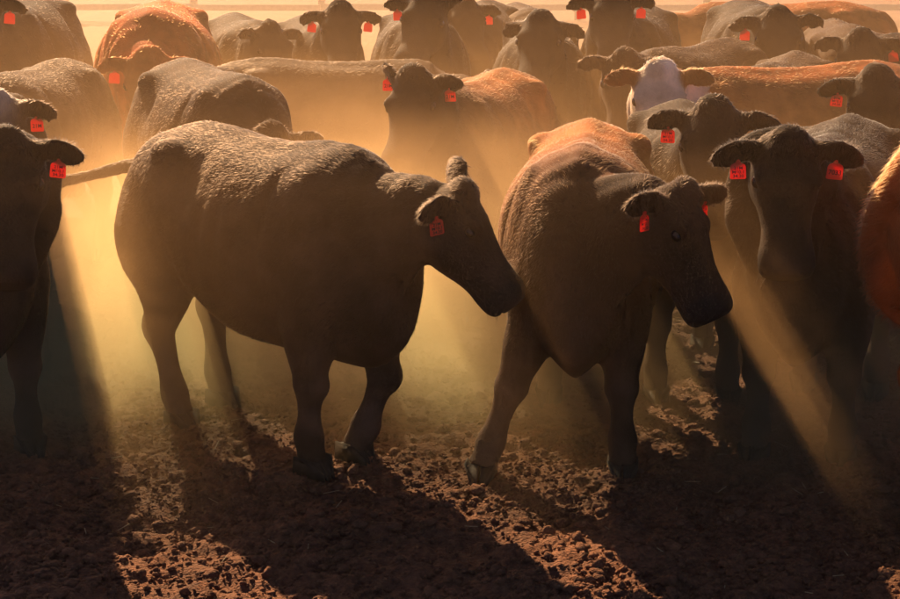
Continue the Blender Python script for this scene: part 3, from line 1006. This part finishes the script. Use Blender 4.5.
# ------------------------------------------------------------------ dust in the air
def volume_mat(name, col, dens, g):
    m, nt, out = nodes(name)
    v = nt.nodes.new('ShaderNodeVolumePrincipled')
    v.inputs['Color'].default_value = (*col, 1)
    v.inputs['Density'].default_value = dens
    v.inputs['Absorption Color'].default_value = (0.5, 0.3, 0.15, 1)
    v.inputs['Anisotropy'].default_value = g
    nt.links.new(v.outputs[0], out.inputs['Volume'])
    return m


def closed_box(name, x0, x1, y0, y1, z0, z1, mat):
    V = [(x, y, z) for z in (z0, z1) for y in (y0, y1) for x in (x0, x1)]
    F = [(0, 2, 3, 1), (4, 5, 7, 6), (0, 1, 5, 4), (2, 6, 7, 3), (0, 4, 6, 2), (1, 3, 7, 5)]
    me = bpy.data.meshes.new(name); me.from_pydata(V, [], F); me.update()
    me.materials.append(mat)
    return link(name, me)


HAZE = True
if HAZE:
    o = closed_box('haze', -430, 430, -62, 432, -1.2, 2.6, volume_mat('haze_air', (0.92, 0.74, 0.56), 0.0006, 0.45))
    tag(o, 'thin pale haze filling the air of the yard', kind='stuff')
    for top, y0, y1, dens in ((1.70, 5.0, 14.0, 0.015), (1.25, 5.4, 15.0, 0.026)):
        o = closed_box('dust_cloud', -9 - top, 9 + top, y0, y1, -0.4 - top * 0.1, top, volume_mat('dust_air', (0.98, 0.59, 0.29), dens, 0.45))
        tag(o, 'golden dust hanging around the herd', kind='stuff')

    o = closed_box('dust_cloud', -40, 40, 15.2, 36.0, -0.8, 1.35, volume_mat('far_dust_air', (0.90, 0.66, 0.46), 0.012, 0.45))
    tag(o, 'dim brown dust drifting over the empty yard behind the herd', kind='stuff')

    def puff(x, y, z, rx, ry, rz, dens, label, seed):
        """a billow of dust: thick at the heart, fading out in wisps"""
        bm = bmesh.new()
        bmesh.ops.create_icosphere(bm, subdivisions=3, radius=1)
        me = bpy.data.meshes.new('dust_puff'); bm.to_mesh(me); bm.free()
        m, nt, out = nodes('dust_puff_air')
        v = nt.nodes.new('ShaderNodeVolumePrincipled')
        v.inputs['Color'].default_value = (0.98, 0.59, 0.29, 1)
        v.inputs['Anisotropy'].default_value = 0.45
        v.inputs['Absorption Color'].default_value = (0.5, 0.3, 0.15, 1)
        tc = nt.nodes.new('ShaderNodeTexCoord')
        ln = nt.nodes.new('ShaderNodeVectorMath'); ln.operation = 'LENGTH'
        nt.links.new(tc.outputs['Object'], ln.inputs[0])
        fall = nt.nodes.new('ShaderNodeMapRange'); fall.interpolation_type = 'SMOOTHSTEP'
        fall.inputs[1].default_value = 0.97; fall.inputs[2].default_value = 0.05
        fall.inputs[3].default_value = 0.0; fall.inputs[4].default_value = dens
        nt.links.new(ln.outputs['Value'], fall.inputs[0])
        nz = nt.nodes.new('ShaderNodeTexNoise'); nz.inputs['Scale'].default_value = 2.3; nz.inputs['Detail'].default_value = 3
        nz.noise_dimensions = '4D'; nz.inputs['W'].default_value = seed * 3.7
        nt.links.new(tc.outputs['Object'], nz.inputs['Vector'])
        mr = nt.nodes.new('ShaderNodeMapRange')
        mr.inputs[1].default_value = 0.32; mr.inputs[2].default_value = 0.68; mr.inputs[3].default_value = 0.15; mr.inputs[4].default_value = 1.7
        nt.links.new(nz.outputs[0], mr.inputs[0])
        mu = nt.nodes.new('ShaderNodeMath'); mu.operation = 'MULTIPLY'
        nt.links.new(fall.outputs[0], mu.inputs[0]); nt.links.new(mr.outputs[0], mu.inputs[1])
        nt.links.new(mu.outputs[0], v.inputs['Density'])
        nt.links.new(v.outputs[0], out.inputs['Volume'])
        me.materials.append(m)
        o = tag(link('dust_puff', me, None, (x, y, z)), label, kind='stuff')
        o.scale = (rx, ry, rz)

    o = closed_box('dust_cloud', -9, 9, 6.0, 10.5, -0.4, 0.62, volume_mat('low_dust_air', (0.98, 0.59, 0.29), 0.09, 0.45))
    tag(o, 'low dust drifting round the hooves of the herd', kind='stuff')
    puff(-0.10, 7.30, 0.30, 1.6, 1.4, 1.15, 1.2, 'bright dust billowing between the two front cows', 1)
    puff(-1.58, 7.15, 0.30, 0.95, 1.5, 1.10, 1.7, 'bright dust rising behind the tail-swinging cow', 2)
    puff(1.25, 6.2, 0.40, 1.2, 1.3, 1.0, 0.50, 'low dust around the legs on the right', 3)
    puff(-0.6, 9.3, 0.55, 2.0, 1.2, 1.00, 0.35, 'dust hanging before the side-on cow', 4)
